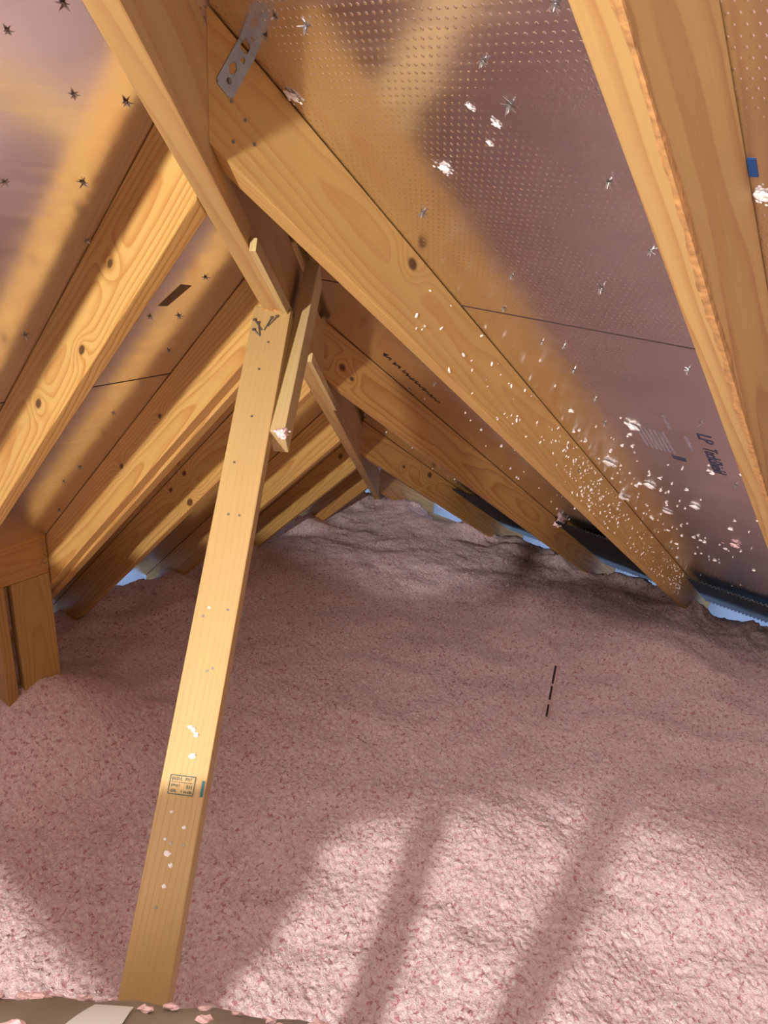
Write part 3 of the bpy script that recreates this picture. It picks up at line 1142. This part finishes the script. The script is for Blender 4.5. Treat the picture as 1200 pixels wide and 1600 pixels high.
CL = [((2.328, 1.934), 0.0078, 'round white tuft stuck high on the right foil above the big knot'),
      ((2.447, 1.753), 0.0085, 'white tuft caught on the edge of the long right rafter below the metal strap'),
      ((2.321, 2.349), 0.0080, 'bright white tuft at the right frame edge below the blue tape'),
      ((2.432, 2.032), 0.0036, 'small pale tuft high on the right foil, top of the short trail'),
      ((2.407, 2.057), 0.0045, 'pale tuft in the middle of the short trail high on the right foil'),
      ((2.377, 2.030), 0.0034, 'small pale tuft low in the short trail on the right foil'),
      ((1.526, 1.978), 0.0150, 'white tuft on the right foil left of the printed lettering'),
      ((1.188, 1.814), 0.0170, 'large white tuft beside the edge of the long rafter below the print'),
      ((1.077, 1.905), 0.0180, 'large white tuft on the right foil straight below the navy block'),
      ((0.839, 1.743), 0.0170, 'long white tuft on the foil just above the lower end of the long rafter'),
      ((0.992, 2.022), 0.0150, 'white tuft on the right foil below the lettering'),
      ((0.826, 1.895), 0.0130, 'small white tuft low on the right foil beneath the large ones'),
      ((0.665, 2.095), 0.0200, 'pinkish tuft low on the right foil near the nearest rafter')]
for i, ((x, y), r, lab) in enumerate(CL):
    clump('insulation_tuft', deckR(x, y, r * 0.3), r, M['pink_fluff'] if 'pinkish' in lab else M['white_fluff'], lab, NR, 0.34, i + 1, 'white insulation tufts on the right foil', 1.3)
clump('insulation_tuft', Vector((0.02, 1.180, 0.45)), 0.036, M['pink_fluff'], 'pink tuft hanging on the swirling right rafter near the eave', None, 0.8, 31)
clump('insulation_tuft', Vector((2.335, 1.632, 1.500)), 0.013, M['pink_fluff'], 'pink tuft at the bottom of the short board behind the brace', None, 1.0, 37)

# loose flecks: nobody could count them
rnd = random.Random(11)
bm = bmesh.new()
for i in range(330):
    # on the wide face of the long right rafter, denser towards its foot
    X = -0.2 + 2.3 * rnd.random() ** 1.9
    if rnd.random() < 0.45:
        X = rnd.gauss(1.05, 0.20)
    dz = rnd.uniform(0.01, DR - 0.012)
    p = Vector((X, RA[1] + 0.001, zr(X) - dz))
    r = rnd.choice((0.0018, 0.0022, 0.003, 0.004))
    lump(bm, frame(p, (rnd.uniform(-1, 1), 0.2, rnd.uniform(-1, 1)), (0, 1, 0)) @ Matrix.Diagonal((1.6, 0.8, 0.5, 1)), r, i, 1, 0.7)
for i in range(120):
    X = rnd.gauss(0.85, 0.40)
    Y = RA[1] + 0.02 + abs(rnd.gauss(0, 0.22))
    if Y > 2.3 or X < -0.3 or X > 1.9:
        continue
    p = deckR(X, Y, 0.001)
    r = rnd.choice((0.0022, 0.003, 0.004, 0.0055))
    lump(bm, frame(p, (rnd.uniform(-1, 1), rnd.uniform(-1, 1), 0), NR) @ Matrix.Diagonal((1.5, 0.8, 0.5, 1)), r, i + 500, 1, 0.8)
for i in range(140):
    b_ = rnd.choice((2, 3, 3))
    Y0, Y1 = RA[b_] + 0.02, RA[b_ - 1] - TH - 0.02
    X = rnd.uniform(0.1, 1.3)
    Y = rnd.uniform(Y0, Y1)
    if X > K * Y - 0.06:
        continue
    lump(bm, frame(deckR(X, Y, 0.001), (1, 0.3, 0), NR) @ Matrix.Diagonal((1.3, 0.9, 0.5, 1)), rnd.choice((0.002, 0.003, 0.0045)), i + 900, 1, 0.8)
me = bpy.data.meshes.new('insulation_flecks')
bm.to_mesh(me)
bm.free()
o = link('insulation_flecks', me, M['white_fluff'])
tag(o, 'white insulation flecks scattered over the long right rafter and the foil', 'insulation flecks', kind='stuff')

# flecks on the duct
bm = bmesh.new()
for i in range(70):
    s = rnd.uniform(-0.35, 0.22)
    a = rnd.gauss(0.75, 0.3)
    cz = dc.z - drop(s)
    tg = (rh + Vector((0, 0, (drop(s - 0.01) - drop(s + 0.01)) / 0.02))).normalized()
    nn = Vector((0, 0, 1)) - tg * tg.z
    nn.normalize()
    bb = Vector((-0.796, -0.605, 0))
    nv = nn * math.cos(a) + bb * math.sin(a)
    p = Vector((dc.x, dc.y, cz)) + rh * s + nv * (R_ * 1.01)
    lump(bm, frame(p, tg, nv) @ Matrix.Diagonal((1.3, 1, 0.5, 1)), rnd.uniform(0.003, 0.009), i, 2, 0.8)
me = bpy.data.meshes.new('insulation_flecks')
bm.to_mesh(me)
bm.free()
o = link('insulation_flecks', me, M['pink_fluff'])
tag(o, 'pink insulation flecks dusting the grey duct', 'insulation flecks', kind='stuff')

# flecks on the brace
bm = bmesh.new()
for (t, u) in [(0.84, 0.006), (0.925, -0.010), (0.945, 0.014), (0.985, -0.004), (1.0, 0.004), (1.03, 0.0), (0.965, -0.012), (0.60, -0.012), (0.80, 0.0), (0.807, 0.006), (0.796, -0.006)]:
    lump(bm, brace_frame(t, u, 0.001) @ Matrix.Diagonal((1.2, 0.9, 0.5, 1)), rnd.uniform(0.002, 0.005), t * 50, 2, 0.8)
me = bpy.data.meshes.new('insulation_flecks')
bm.to_mesh(me)
bm.free()
o = link('insulation_flecks', me, M['white_fluff'])
tag(o, 'white insulation flecks on the lower half of the tilted brace', 'insulation flecks', kind='stuff')
